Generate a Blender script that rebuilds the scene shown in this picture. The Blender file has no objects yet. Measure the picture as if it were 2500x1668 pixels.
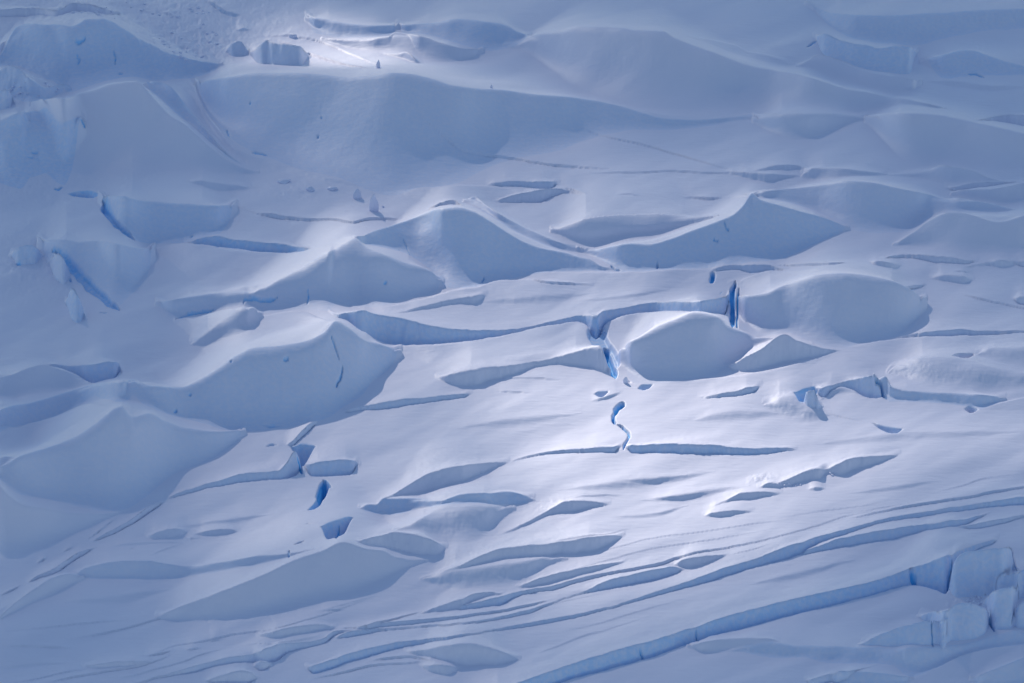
import bpy, math, random
import numpy as np
from mathutils import Vector

# ------------------------------------------------------------------ camera, sky, sun
SC = bpy.context.scene
IMW, IMH = 2500.0, 1668.0
PITCH = math.radians(22.0)
DIST = 2000.0
HALF = math.radians(6.0)
CAMZ = DIST * math.sin(PITCH)
cd = bpy.data.cameras.new("camera")
cam = bpy.data.objects.new("camera", cd)
SC.collection.objects.link(cam)
cd.sensor_width = 36.0
cd.lens = 18.0 / math.tan(HALF)
cd.clip_start = 5.0
cd.clip_end = 200000.0
cam.location = (0.0, 0.0, CAMZ)
cam.rotation_euler = (math.radians(90) - PITCH, 0, 0)
SC.camera = cam

SUN_EL = math.radians(26.0)
SUN_AZ = math.radians(-20.0)          # from straight ahead (+Y), negative = to the left
world = bpy.data.worlds.new("World")
SC.world = world
world.use_nodes = True
wn = world.node_tree
for n in list(wn.nodes): wn.nodes.remove(n)
wo = wn.nodes.new("ShaderNodeOutputWorld")
wb = wn.nodes.new("ShaderNodeBackground")
ws = wn.nodes.new("ShaderNodeTexSky")
ws.sky_type = 'NISHITA'
ws.sun_disc = False
ws.sun_elevation = SUN_EL
ws.sun_rotation = SUN_AZ
ws.air_density = 1.0
ws.dust_density = 0.0
ws.ozone_density = 1.6
wb.inputs[1].default_value = 0.145
wn.links.new(ws.outputs[0], wb.inputs[0])
wn.links.new(wb.outputs[0], wo.inputs[0])

sl = bpy.data.lights.new("sun", 'SUN')
so = bpy.data.objects.new("sun", sl)
SC.collection.objects.link(so)
sl.energy = 4.6
sl.angle = math.radians(0.6)
sl.color = (1.0, 0.93, 0.84)
sdir = Vector((math.sin(SUN_AZ) * math.cos(SUN_EL), math.cos(SUN_AZ) * math.cos(SUN_EL), math.sin(SUN_EL)))
so.rotation_euler = sdir.to_track_quat('Z', 'Y').to_euler()
so.location = (-200, 2600, 900)

SC.view_settings.view_transform = 'Standard'
SC.view_settings.look = 'None'
SC.view_settings.gamma = 1.0
SC.view_settings.use_curve_mapping = False
SC.view_settings.exposure = -0.04

# ------------------------------------------------------------------ numpy helpers
rng = np.random.RandomState(7)
LAT = rng.rand(512, 512)

def vnoise(x, y, seed=0):
    x = x + seed * 17.31; y = y + seed * 9.77
    xi = np.floor(x).astype(np.int64); yi = np.floor(y).astype(np.int64)
    fx = x - xi; fy = y - yi
    fx = fx * fx * fx * (fx * (fx * 6 - 15) + 10); fy = fy * fy * fy * (fy * (fy * 6 - 15) + 10)
    a = LAT[xi & 511, yi & 511]; b = LAT[(xi + 1) & 511, yi & 511]
    c = LAT[xi & 511, (yi + 1) & 511]; d = LAT[(xi + 1) & 511, (yi + 1) & 511]
    return (a * (1 - fx) + b * fx) * (1 - fy) + (c * (1 - fx) + d * fx) * fy - 0.5

def fbm(x, y, octv=3, seed=0, gain=0.5):
    s = 0.0; a = 1.0
    for k in range(octv):
        s = s + a * vnoise(x, y, seed + k * 3)
        x, y = x * 1.93 + y * 0.3, y * 1.93 - x * 0.3
        a *= gain
    return s

def pchip(x, y, q):
    """shape preserving cubic through the points, flat outside"""
    x = np.asarray(x, float); y = np.asarray(y, float)
    if len(x) == 2: return np.interp(q, x, y)
    h = np.diff(x); d = np.diff(y) / h
    m = np.zeros_like(x)
    m[0] = d[0]; m[-1] = d[-1]
    for i in range(1, len(x) - 1):
        if d[i - 1] * d[i] > 0:
            w1 = 2 * h[i] + h[i - 1]; w2 = h[i] + 2 * h[i - 1]
            m[i] = (w1 + w2) / (w1 / d[i - 1] + w2 / d[i])
        else:
            m[i] = 0.0
    qc = np.clip(q, x[0], x[-1])
    i = np.clip(np.searchsorted(x, qc) - 1, 0, len(h) - 1)
    t = (qc - x[i]) / h[i]
    return ((2 * t**3 - 3 * t**2 + 1) * y[i] + (t**3 - 2 * t**2 + t) * h[i] * m[i]
            + (-2 * t**3 + 3 * t**2) * y[i + 1] + (t**3 - t**2) * h[i] * m[i + 1])

def gsm(a, n):
    if n < 1: return a
    k = np.exp(-0.5 * (np.arange(-2 * n, 2 * n + 1) / float(n))**2); k /= k.sum()
    return np.convolve(np.pad(a, 2 * n, mode='edge'), k, mode='valid')

TILE = {'A': (0, 0), 'B': (750, 0), 'C': (1500, 0), 'D': (0, 500), 'E': (750, 500), 'F': (1500, 500),
        'G': (0, 1068), 'H': (750, 1068), 'I': (1500, 1068)}
TS = 2.35
def pts(s):
    ox = oy = 0; out = []
    for w in s.split():
        if w in TILE: ox, oy = TILE[w]; continue
        a, b = w.split(',')
        out.append((ox + float(a) / TS, oy + float(b) / TS))
    return out

# ------------------------------------------------------------------ the survey of the glacier: ridges, scarps and steps
# each line: crest line | foot line | options (st: how much of the drop is run, L: length of the lee slope,
# ca/fa: softness of crest and foot, b: how much bare blue ice the face shows, s: serac name)
SURVEY = """
# --- top left icefall
A 0,60 200,40 330,60 420,30 520,20 620,50 720,80 | A 0,100 200,90 330,110 500,80 620,85 720,90 | st=.45 k=1.7
A 0,330 100,160 180,130 300,140 420,150 500,115 600,110 700,160 850,250 1000,310 1100,340 1270,370 | A 0,400 100,400 200,440 300,480 400,540 600,500 780,470 850,470 1100,450 1270,400 | st=.35 b=.35 ca=.2 k=1.7 st=.52 fa=.5
A 0,410 60,385 200,450 290,490 380,480 395,520 | A 0,600 80,610 190,600 300,560 395,540 | b=.3 k=1.7
A 190,600 260,570 400,545 540,520 640,485 720,475 790,468 870,540 920,600 990,670 1060,710 1180,820 1300,915 1400,965 1480,990 | A 190,604 240,640 300,760 350,890 400,960 600,1000 800,1010 1000,1020 1300,1010 1480,1000 | st=.4 fa=.5 L=120 k=1.7 st=.55 fa=.6
A 0,690 80,660 150,640 165,700 | A 0,740 80,760 150,750 165,720 | b=.2
A 0,700 200,640 350,660 460,690 490,730 | A 0,1030 150,1020 300,980 400,940 490,900 | st=.4 fa=.3 b=.4 st=.6
A 830,490 870,470 930,475 990,510 1080,620 1200,770 1300,890 1400,955 | A 830,510 870,560 930,620 990,680 1080,730 1200,840 1300,920 1400,962 | st=.45 b=.3
A 1000,480 1080,460 1110,480 1140,550 1180,640 1250,730 1300,800 1400,870 1600,930 1800,1000 2000,1050 2200,1100 | A 1000,560 1080,660 1140,720 1200,790 1300,890 1400,950 1600,990 1800,1030 2000,1080 2200,1110 | st=.75
A 1130,470 1270,450 1500,420 1700,420 1850,430 2000,445 2150,435 2250,420 2350,425 B 720,455 850,495 1000,510 1100,515 1300,540 1480,555 1600,570 1800,610 1900,640 2050,680 2200,690 C 587,683 700,670 850,650 960,652 | A 1130,530 1180,640 1270,750 1300,800 1450,880 1600,920 1750,970 1900,1010 2100,1070 2250,1100 B 650,1070 860,1045 980,990 1130,935 1300,900 1450,868 1560,815 1700,780 1900,740 2050,740 2350,715 C 700,690 960,660 | st=.33 fa=.35 b=.22 L=220 k=1.7 st=.55 fa=.6
A 1470,215 1650,202 1700,210 1800,225 1900,260 2050,330 2150,380 2250,408 | +10 | st=.3
A 1590,225 1700,265 1800,310 1900,350 2000,390 2140,430 | A 1590,230 1700,278 1800,332 1850,355 2000,408 2140,433 | st=.3 L=60
A 1180,0 1230,20 1290,60 1380,90 | A 1180,10 1230,40 1290,80 1380,105 | st=.2 b=.9
A 1350,175 1390,165 1440,175 | +18 | st=.2 b=.8
A 900,65 960,75 1010,100 | +12 | st=.2 b=.5
# top middle
B 0,95 100,110 200,130 350,145 520,148 | B 0,180 100,200 200,220 350,225 520,195 | st=.3 b=.25 st=.55 fa=.5 ca=.2 b=.25
B 520,142 700,135 860,110 950,115 1050,130 1150,150 1200,180 1280,200 | B 520,190 700,215 860,265 1000,275 1100,270 1200,260 1280,212 | st=.3 b=.45 st=.55 fa=.45 ca=.2 b=.3
B 90,215 300,230 470,210 500,185 550,190 650,205 780,250 900,275 1000,280 | B 90,240 300,300 400,320 560,310 650,380 800,380 900,360 1000,330 | st=.5 fa=.3 L=60 k=1.7
B 420,315 520,315 565,300 620,340 660,375 | B 420,317 520,345 600,380 660,385 | st=.4 t=0
B 1130,272 1200,257 1270,215 1340,190 1460,180 1550,155 1700,155 1800,160 1880,175 2040,180 2100,215 2200,255 C 620,320 750,370 900,400 1050,425 1200,465 1300,500 1450,530 1650,570 1900,620 | B 1130,276 1200,280 1270,290 1340,350 1450,450 1600,550 1800,600 2000,640 C 550,640 700,605 850,600 1000,610 1150,640 1450,650 1650,620 1900,640 | st=.42 fa=.4 ca=.12 L=200 k=1.7 st=.55 fa=.6
C 380,215 550,235 700,265 760,295 850,310 950,340 1060,385 | +60 | st=.8 L=60
C 1050,380 1120,340 1160,312 1220,320 1300,355 1400,400 1500,425 1640,440 1750,465 | C 1050,385 1150,400 1300,450 1500,520 1750,560 | st=.55 k=1.7
C 1080,0 1250,75 1500,90 1800,80 2100,60 2350,50 | C 1080,5 1140,200 1370,250 1550,270 1750,250 1950,205 2100,175 2350,155 | st=.62 b=.25 ca=.3
C 1750,360 1850,325 1950,295 2030,288 2150,320 2300,370 2350,385 | C 1750,440 1900,460 2050,445 2200,440 2350,430 | st=.5 b=.3 k=1.7 st=.6
C 1780,468 1900,462 2050,475 2180,492 2300,490 2350,505 | +40 | st=.6
C 800,680 960,655 1100,650 1200,650 1300,655 1440,678 | C 800,700 960,800 1100,820 1200,780 1300,730 1440,690 | st=.5 fa=.5 ca=.15 ca=.3
C 1440,682 1480,662 1560,650 1700,650 1850,660 2000,690 2150,720 2350,765 | C 1440,688 1500,730 1570,850 1650,930 1720,955 1850,950 2000,960 2150,990 2350,1000 | st=.45 fa=.3 ca=.12 L=200 k=1.7 st=.55 fa=.55
C 2060,700 2150,680 2260,662 2350,672 | C 2060,702 2150,705 2260,730 2350,755 | st=.4 k=1.7
B 1500,700 1650,765 1780,795 1880,815 2000,848 2200,905 2350,950 C 720,985 | +9 | st=.3
B 560,570 700,700 850,820 950,870 1100,895 1200,905 1300,925 1500,950 1700,965 1800,972 | +14 | st=.3
B 1560,1000 1700,990 1900,985 2100,980 2350,990 C 800,1000 | +10 | st=.3
C 640,985 780,990 900,998 1080,1010 | C 640,990 780,1030 880,1050 960,1030 1080,1012 | st=.4 t=0
C 780,985 850,965 920,948 1000,945 1060,955 1110,970 | C 780,987 900,975 1000,978 1110,975 | st=.4 t=0
C 1080,1008 1095,985 1140,965 1250,965 1400,980 1560,1000 | C 1080,1015 1100,1035 1200,1050 1330,1035 1560,1008 | st=.4
C 1560,1005 1700,995 1800,975 1880,948 1950,955 2050,975 2130,1010 2230,1045 | C 1560,1010 1700,1015 1800,1030 1900,1070 2000,1060 2230,1047 | st=.45 k=1.7
C 620,1140 780,1105 950,1090 1200,1060 1350,1038 1450,1045 1600,1075 1800,1115 1950,1145 2150,1170 2300,1213 | C 620,1145 780,1112 860,1160 1000,1200 1200,1250 1340,1310 1600,1330 1730,1320 1800,1270 1930,1220 2100,1240 2300,1220 | st=.35 b=.15 k=1.7 fa=.4
C 1900,1080 2000,1060 2150,1045 2240,1047 2350,1045 | C 1900,1082 1950,1095 2100,1090 2240,1065 2350,1047 | st=.4
C 1935,1110 1980,1090 2150,1085 2350,1048 | C 1935,1115 1970,1140 2100,1160 2200,1170 2350,1150 | st=.5 k=1.7
E 1550,245 1640,255 1760,235 1850,222 1950,228 2100,190 2200,150 2350,97 C 680,1230 740,1170 785,1108 830,1145 930,1175 1050,1210 1170,1240 1280,1280 1340,1310 | E 1550,248 1640,290 1740,350 1800,385 1950,388 2100,375 F 500,370 700,350 900,320 1100,250 1340,140 | st=.38 fa=.3 b=.3 k=1.7
F 1600,235 1700,165 1730,145 1800,90 1900,45 1960,42 2050,60 2200,100 2350,60 | F 1600,237 1700,235 1780,240 1900,280 2100,290 2350,290 | st=.42 fa=.3 k=1.7
# middle band
B 1030,1065 1080,1050 1200,1042 1350,1040 1420,1042 1440,1060 | B 1030,1067 1110,1070 1270,1075 1330,1092 1400,1088 1440,1065 | st=.25 b=.2
B 430,1105 540,1100 650,1075 800,1070 900,1062 1000,1065 1100,1075 1250,1100 1290,1105 | B 430,1108 650,1170 900,1190 1250,1120 1290,1110 | st=.82 L=60
B 1070,1160 1150,1130 1250,1105 1350,1085 1410,1080 1500,1095 1600,1115 | B 1070,1162 1200,1165 1330,1165 1410,1130 1500,1110 1600,1117 | st=.4 k=1.7
B 1440,1075 1500,1080 1560,1095 1610,1112 | +10 | st=.4
B 1760,1115 1850,1112 1920,1122 | +8 | st=.3
C 380,1130 500,1132 630,1136 | C 380,1132 450,1142 545,1150 630,1137 | st=.3
E 270,195 370,155 460,130 560,95 660,55 760,25 870,15 930,30 1050,95 1150,160 1250,215 1350,250 1480,275 1560,300 1620,310 1680,350 1750,375 | E 270,205 340,245 480,300 650,360 700,380 780,460 960,470 1110,435 1250,400 1400,385 1550,382 1750,380 | st=.35 b=.3 L=180 k=1.7
B 670,1205 740,1175 840,1152 900,1190 | B 670,1207 740,1195 850,1190 900,1192 | st=.4
E 900,-15 960,-45 1020,0 1100,60 1250,140 1400,200 1550,240 1640,255 | E 900,0 1000,65 1150,160 1300,235 1450,270 1640,265 | st=.5 b=.2
E 1400,150 1600,90 1800,70 2000,65 2200,75 2350,85 | E 1400,155 1500,215 1600,250 1760,232 1850,222 2000,220 2200,150 2350,100 | st=.5 ca=.5 t=0 ca=.6 fa=.5 st=.55
D 860,260 1000,225 1100,220 1150,230 1280,255 1450,270 1600,278 1750,270 1850,245 1950,215 2030,195 | D 860,300 1000,500 1200,500 1500,470 1700,370 1850,290 1950,235 2030,198 | st=.86 L=70
D 900,560 1080,530 1300,500 1500,480 1600,430 1750,350 1850,290 1950,235 2040,195 E 340,245 460,290 560,330 680,365 720,390 780,460 | D 900,570 1000,650 1150,640 1400,585 1500,635 1700,620 1900,650 E 150,600 400,600 560,550 700,520 780,465 | st=.33 b=.15 ca=.1 ca=.3 k=2.2 fa=.5
D 1060,215 1160,190 1250,180 1330,200 1450,208 1700,238 1800,251 | D 1060,218 1150,230 1280,256 1450,271 1600,278 1750,270 1800,253 | st=.25 b=.6
A 1350,1180 1500,1225 1560,1225 1650,1242 1800,1255 2000,1245 2100,1246 2300,1255 | A 1350,1182 1500,1237 1650,1264 1800,1272 2000,1264 2150,1267 2300,1262 | st=.3 L=90
A 1080,1040 1200,1035 1350,1060 1440,1085 | A 1080,1045 1200,1080 1350,1095 1440,1088 | st=.45 fa=.4
A 380,1115 450,1100 520,1095 575,1115 | A 380,1117 450,1138 520,1148 575,1135 | st=.15 b=.8 p=1
A 575,1120 680,1120 780,1135 900,1160 1150,1175 1350,1180 | A 575,1160 640,1270 760,1385 830,1385 1050,1385 1250,1360 1300,1300 1350,1200 | st=.35 b=.45 st=.5 fa=.45 ca=.1 b=.3
D 230,210 350,200 450,215 560,205 700,230 800,250 880,255 | D 230,290 350,420 560,500 680,600 720,560 880,400 | st=.45 fa=.4 b=.2 st=.55 fa=.5
D 0,1000 60,980 150,940 250,915 330,935 450,970 540,1030 | D 0,1150 300,1110 540,1040 | st=.45 fa=.3 k=1.7
D 260,905 400,920 600,900 680,900 700,960 | D 260,918 450,970 540,1030 640,1010 700,990 | st=.25 b=.4
D 0,1170 200,1130 400,1070 540,1030 640,1010 700,1000 850,1030 1030,1050 1150,1000 1250,940 1350,870 1450,825 1600,810 1750,785 1850,740 1930,670 2000,705 2100,780 2180,800 2300,850 | D 0,1310 200,1250 400,1190 560,1145 700,1150 860,1195 950,1240 1100,1280 1250,1300 1400,1290 1600,1275 1800,1245 1900,1210 1960,1170 2080,1100 2130,1020 2220,950 2300,855 | st=.35 b=.25 ca=.08 L=200 k=3 ca=.22 k=2
D 990,655 1100,650 1200,625 1300,600 1400,585 1500,635 1600,622 1720,615 1850,655 1930,665 | D 990,670 1100,900 1500,800 1930,700 | st=.86 L=70
D 1100,800 1200,720 1300,650 1400,588 1450,600 1500,635 | D 1100,820 1200,800 1300,760 1440,742 1500,650 | st=.45 ca=.3 fa=.5 st=.55 ca=.4
D 0,1310 200,1250 350,1200 450,1160 550,1140 650,1145 710,1155 | D 0,1400 200,1400 450,1325 550,1260 710,1160 | st=.84 L=70
G 0,150 150,105 280,60 D 450,1325 550,1260 710,1158 770,1220 860,1198 950,1240 1060,1278 1250,1300 1400,1295 | G 0,240 130,375 250,400 400,425 600,438 700,415 850,330 1000,220 1200,140 1400,0 | st=.36 fa=.4 b=.15 k=3 ca=.2 k=2
E 390,600 560,555 650,545 750,520 850,490 1000,460 1110,432 1250,430 1400,440 1650,458 | E 390,610 560,640 750,700 1000,700 1400,640 1650,600 | st=.86 L=80
E 500,620 700,575 850,540 1000,518 1030,525 | E 500,622 700,600 850,572 950,570 1030,530 | st=.4 ca=.3 t=0
E 1250,430 1400,438 1550,450 1660,456 | E 1250,433 1400,455 1550,462 1660,460 | st=.3
E 1220,415 1300,390 1500,387 1750,390 1950,385 2100,372 2250,368 2290,385 | E 1220,418 1300,430 1500,450 1950,520 2290,480 | st=.87 L=50
E 130,600 240,604 350,615 500,640 700,690 850,715 1000,722 1200,710 1400,670 1600,630 1800,595 2000,560 2200,545 F 600,528 662,515 | E 130,604 220,650 330,775 460,800 650,805 850,800 1000,785 1200,740 1400,700 1590,680 1660,740 1720,680 1900,635 2200,622 F 500,645 590,650 640,695 662,700 | st=.3 b=.45
E 460,800 650,805 850,800 1000,782 1200,733 1400,690 1585,670 1640,720 1690,790 | E 460,830 700,960 1000,930 1400,870 1690,810 | st=.87 L=60
E 740,1000 900,950 1050,930 1200,915 1400,880 1550,840 1680,810 1700,850 1735,960 | E 740,1003 850,1045 960,1050 1080,1010 1180,985 1300,935 1400,920 1500,930 1600,950 1700,990 1735,1000 | st=.42 t=0 ca=.15 ca=.3
E 1800,870 1830,800 1900,760 2000,700 2100,660 2220,620 F 590,645 640,690 740,730 860,772 900,770 | E 1800,930 1830,960 1860,1010 2000,1020 2200,1005 F 550,993 640,935 750,870 850,800 900,775 | st=.4 fa=.2 ca=.15 b=.1 ca=.25 k=1.7
E 1700,665 1800,640 1900,622 2050,612 2220,612 F 500,640 | E 1700,700 1800,760 1900,750 2000,690 2220,625 F 500,642 | st=.84 L=70
F 640,930 750,870 850,820 920,765 970,742 1050,780 1200,825 1300,838 | F 640,935 750,975 850,962 1000,930 1200,870 1300,840 | st=.4 L=60 k=1.7 t=0 k=1.7
E 1820,1010 1840,1005 1870,1025 | +14 | st=.3 p=1
E 1900,1055 1920,1030 1985,1030 | E 1900,1070 1950,1062 1985,1042 | st=.15 b=.5 p=1
E 1650,1085 1670,1070 1730,1068 | E 1650,1100 1690,1108 1730,1078 | st=.15 b=.5 p=1
E 1620,1130 1700,1105 1810,1075 | E 1620,1132 1720,1118 1810,1077 | st=.3 b=.2 t=0
E 200,1185 350,1150 500,1125 700,1105 850,1092 938,1088 | E 200,1200 350,1177 500,1165 700,1132 850,1117 938,1108 | st=.25 b=.25
E 1070,1070 1200,1072 1300,1078 | +9 | st=.3
D 1640,1380 1700,1330 1800,1250 1830,1245 | D 1640,1397 1720,1348 1830,1252 | st=.2 b=.2
D 1500,1262 1560,1262 1630,1272 | +14 | st=.2 b=.9 p=1
# right middle
F 700,525 850,510 950,470 1050,430 1150,405 1280,393 1390,398 1500,415 1600,440 1700,490 1780,560 | F 700,715 760,750 900,760 980,745 1100,790 1200,825 1300,833 1400,805 1600,770 1700,720 1780,610 | st=.32 fa=.25 ca=.1 b=.12 L=200 ca=.15 k=2
F 650,435 720,430 800,405 1000,375 1120,370 1260,375 1330,390 | F 650,480 720,520 850,505 1000,445 1330,394 | st=.83 L=60
F 545,380 650,350 780,348 900,355 1000,372 | F 545,385 700,372 790,395 900,385 1000,374 | st=.35 b=.2
F 920,342 1050,335 1200,330 1340,332 | F 920,344 1060,354 1200,352 1340,334 | st=.3 b=.2
F 1530,308 1600,292 1750,285 1900,300 2090,325 | F 1530,310 1700,310 1850,332 1950,340 2090,330 | st=.3
F 1450,330 1520,320 1600,335 1650,350 | F 1450,332 1520,362 1600,368 1650,352 | st=.4 ca=.3 t=0
F 1990,355 2100,340 2230,318 2310,345 | F 1990,357 2150,352 2200,370 2310,348 | st=.4 ca=.2 t=0
F 1940,382 1990,375 2050,384 | +10 | st=.4
F 1810,430 1900,402 2000,410 2060,435 | F 1810,432 1900,447 2000,465 2060,440 | st=.45 ca=.3 t=0
F 1620,440 1700,440 1800,465 | F 1620,442 1700,462 1800,467 | st=.4
F 2290,545 2330,530 2350,528 | F 2290,550 2320,570 2350,575 | st=.4
F 2270,325 2350,325 | F 2270,327 2350,360 | st=.4
F 1990,515 2100,535 2200,560 2350,590 | F 1990,517 2100,546 2220,573 2350,600 | st=.3
F 1600,765 1750,735 1900,715 1980,710 2100,725 2350,722 | F 1600,770 1750,757 1900,757 2100,752 2350,738 | st=.3 b=.2
F 1310,835 1400,805 1600,770 1750,757 2000,752 2350,738 | F 1310,840 1600,860 2000,830 2350,800 | st=.87 L=60
F 230,1022 280,1015 600,993 850,965 1050,910 1310,835 | F 230,1030 600,1060 1000,1000 1310,850 | st=.87 L=60
F 1930,865 1980,848 2060,848 2067,870 | F 1930,867 2000,887 2067,882 | st=.25 p=1
F 1560,960 1700,890 1850,875 2050,900 2200,940 2350,960 | F 1560,1060 1700,1080 2000,1100 2350,1060 | st=.68 ca=.4
F 2070,860 2150,825 2350,815 | F 2070,880 2200,930 2350,960 | st=.68 ca=.3
F 1150,1060 1300,1020 1400,995 1475,980 1510,1020 1550,1110 | F 1150,1075 1200,1105 1250,1062 1300,1045 1350,1058 1430,1097 1550,1115 | st=.25 b=.3 k=2
F 1490,985 1560,985 1580,1040 1700,1070 1900,1080 2100,1090 2240,1110 | F 1490,990 1555,1114 1700,1127 1900,1137 2000,1152 2090,1177 2240,1115 | st=.38 b=.3
F 1170,1130 1230,1070 1290,1042 1360,1060 1430,1097 | F 1170,1132 1230,1105 1290,1075 1430,1099 | st=.6 L=40
F 1030,1070 1090,1055 1150,1045 1165,1070 | F 1030,1100 1050,1137 1090,1142 1165,1110 | st=.15 b=.9 p=1
F 480,1110 600,1085 700,1070 770,1045 840,1042 | F 480,1112 650,1105 770,1087 800,1077 840,1050 | st=.25 b=.2
F 1470,1245 1540,1265 1600,1275 1660,1285 | F 1470,1250 1530,1292 1580,1317 1660,1312 | st=.2 b=.4 p=1
F 1190,1185 1300,1215 1450,1245 | +6 | st=.3
F 2010,1172 2040,1150 2090,1172 | F 2010,1180 2040,1195 2090,1178 | st=.4 p=1
F 2090,1178 2200,1140 2350,1105 | F 2090,1180 2200,1180 2350,1180 | st=.86 L=60
F 850,1150 950,1110 1020,1095 1100,1150 1250,1210 | F 850,1170 950,1230 1100,1260 1250,1230 | st=.7 ca=.4
F 1100,1390 1300,1350 1600,1310 1800,1300 2350,1298 | +60 | st=.78 ca=.3
# lower left
G 0,262 60,330 130,380 250,405 400,430 600,442 720,415 | G 0,740 130,690 250,640 400,560 550,500 720,420 | st=.5 fa=.5
G 480,600 560,540 600,510 700,440 | +9 | st=.3 L=60
G 520,600 600,555 740,480 820,420 900,375 950,370 | G 520,605 600,577 740,512 820,462 900,402 950,373 | st=.25 L=90
G 950,358 1040,315 1150,280 1250,250 1400,210 1600,190 1640,150 1690,75 1715,110 1738,212 | G 950,362 1100,317 1200,292 1350,267 1500,247 1600,240 1738,220 | st=.28 b=.25 L=110
G 1660,35 1750,35 1815,50 | G 1660,50 1700,90 1735,190 1780,110 1815,60 | st=.15 b=.6 p=1
G 1745,165 1850,140 1950,130 2050,140 2056,170 | G 1745,215 1870,224 2030,217 2056,178 | st=.2 b=.35
G 1760,420 1810,370 1840,300 1850,240 1890,260 1900,290 | G 1760,425 1820,415 1860,370 1880,330 1900,294 | st=.15 b=1.0 p=1
G 1845,510 1900,475 2000,445 2030,455 | G 1845,520 1865,620 1920,605 1965,590 2000,510 2030,470 | st=.2 b=.6 p=1
H 410,365 500,315 600,255 730,190 820,165 950,155 1050,145 1160,145 | H 410,370 520,340 640,340 800,305 880,285 1000,220 1100,170 1160,147 | st=.4 t=0
H 300,405 350,385 400,385 430,352 600,350 760,357 880,320 1000,312 1100,308 1170,312 1250,335 1300,355 | H 300,420 400,435 520,437 600,422 720,397 820,389 1000,384 1150,382 1250,372 1300,357 | st=.3 b=.35
G 840,570 920,540 1010,525 1080,545 | G 840,595 920,592 1010,582 1080,560 | st=.4 t=0
G 1110,560 1200,535 1300,528 1370,540 | G 1110,562 1200,568 1300,562 1370,545 | st=.4 t=0
G 1070,588 1110,578 1150,580 | +8 | st=.4
G 740,640 760,632 775,632 | +10 | st=.4 p=1
G 1680,615 1720,595 1760,588 | +14 | st=.4 p=1
G 1745,495 1770,488 1795,490 | +9 | st=.4 p=1
G 430,780 520,740 700,710 860,708 950,725 1080,740 1300,710 1500,680 1650,668 1800,640 | G 430,785 500,807 700,810 950,810 1100,797 1250,782 1450,747 1650,692 1800,645 | st=.32 b=.15
G 0,1030 100,940 200,870 300,810 390,785 480,800 | G 0,1050 100,1000 200,950 350,880 480,810 | st=.5 fa=.5
G 900,1030 1000,985 1250,890 1500,795 1700,700 1850,650 1970,600 H 350,640 440,650 500,685 620,700 740,700 | G 900,1035 1000,1060 1250,1060 1500,1020 1700,970 1900,920 2100,850 2250,780 H 620,725 740,702 | st=.38 fa=.3
G 160,835 200,800 300,750 380,700 450,660 550,630 | G 160,845 220,812 320,772 420,712 500,667 550,636 | st=.25 L=70
G 0,915 60,878 130,845 | +14 | st=.3 L=60
G 210,725 240,700 270,688 | +16 | st=.3 L=60
G 360,660 390,640 430,625 | +10 | st=.3 L=60
G 0,1115 300,1085 600,1055 780,1045 | +6 | st=.4
G 400,1160 600,1120 800,1070 900,1040 1100,1005 | +9 | st=.3
G 790,1258 900,1230 1000,1195 1150,1170 1300,1135 1500,1105 1700,1060 1900,1000 2100,930 2180,900 | +8 | st=.3
G 0,1205 150,1192 300,1200 450,1215 | +9 | st=.5
G 1470,1140 1600,1100 1700,1085 1850,1075 1930,1085 | G 1470,1143 1570,1157 1700,1142 1930,1105 | st=.38 t=0
G 470,1310 600,1295 750,1282 870,1285 | G 470,1315 560,1332 700,1322 870,1290 | st=.4 t=0
G 830,1258 900,1238 1000,1222 | +14 | st=.35
G 1060,1225 1110,1210 1160,1208 | +10 | st=.35
G 1200,1175 1240,1160 1280,1158 | +9 | st=.35
G 1340,1205 1420,1190 1520,1178 1700,1165 1900,1130 | +6 | st=.35
G 250,1415 400,1375 600,1340 800,1305 900,1280 1000,1240 | +12 | st=.3
G 0,1420 200,1385 400,1340 560,1325 | +6 | st=.35
G 650,1395 850,1340 1050,1285 1200,1230 1350,1200 | +6 | st=.3
G 700,1430 850,1390 1000,1350 1130,1310 1200,1290 1300,1265 1450,1245 1530,1210 1600,1190 1762,1175 H 90,1158 150,1115 220,1098 400,1082 500,1078 | G 700,1440 850,1400 1000,1368 1130,1345 1200,1318 1350,1297 1500,1287 1580,1282 1640,1242 1762,1205 H 90,1190 150,1150 220,1110 400,1090 500,1080 | st=.28 b=.15 L=100
G 1460,1310 1490,1290 1530,1290 1550,1310 | G 1460,1320 1490,1345 1530,1340 1550,1320 | st=.5
G 1170,1400 1300,1360 1380,1340 1440,1350 1480,1390 | G 1170,1405 1300,1410 1400,1420 1480,1395 | st=.45
# the long stripes
H 260,1095 400,1055 500,1035 700,985 | H 260,1100 400,1074 500,1051 700,987 | st=.3 L=60
H 170,1090 400,1065 600,1050 800,1028 1000,1003 1150,983 1300,950 1400,935 | H 170,1093 400,1090 600,1078 800,1052 1000,1022 1150,1002 1300,965 1400,938 | st=.28 b=.15 L=90
H 150,1160 250,1112 500,1094 800,1068 1000,1046 1250,995 1440,935 1600,880 1700,832 1850,790 2000,755 2100,740 2160,760 | H 150,1165 250,1148 500,1106 800,1082 1000,1062 1250,1017 1440,944 1600,895 1780,867 1900,842 2050,807 2160,767 | st=.28 b=.25 L=100
H 640,1013 760,965 900,915 980,888 1090,890 1130,890 | H 640,1017 850,1002 930,960 1000,930 1130,900 | st=.4 L=70 t=0
H 850,990 900,960 1000,940 1100,912 1250,878 1330,860 | H 850,995 1000,982 1100,965 1200,920 1330,880 | st=.3 b=.3 L=60
H 1200,865 1350,800 1500,765 1650,735 1830,710 | H 1200,870 1350,850 1500,810 1650,775 1830,715 | st=.4 L=80 t=0
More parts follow.
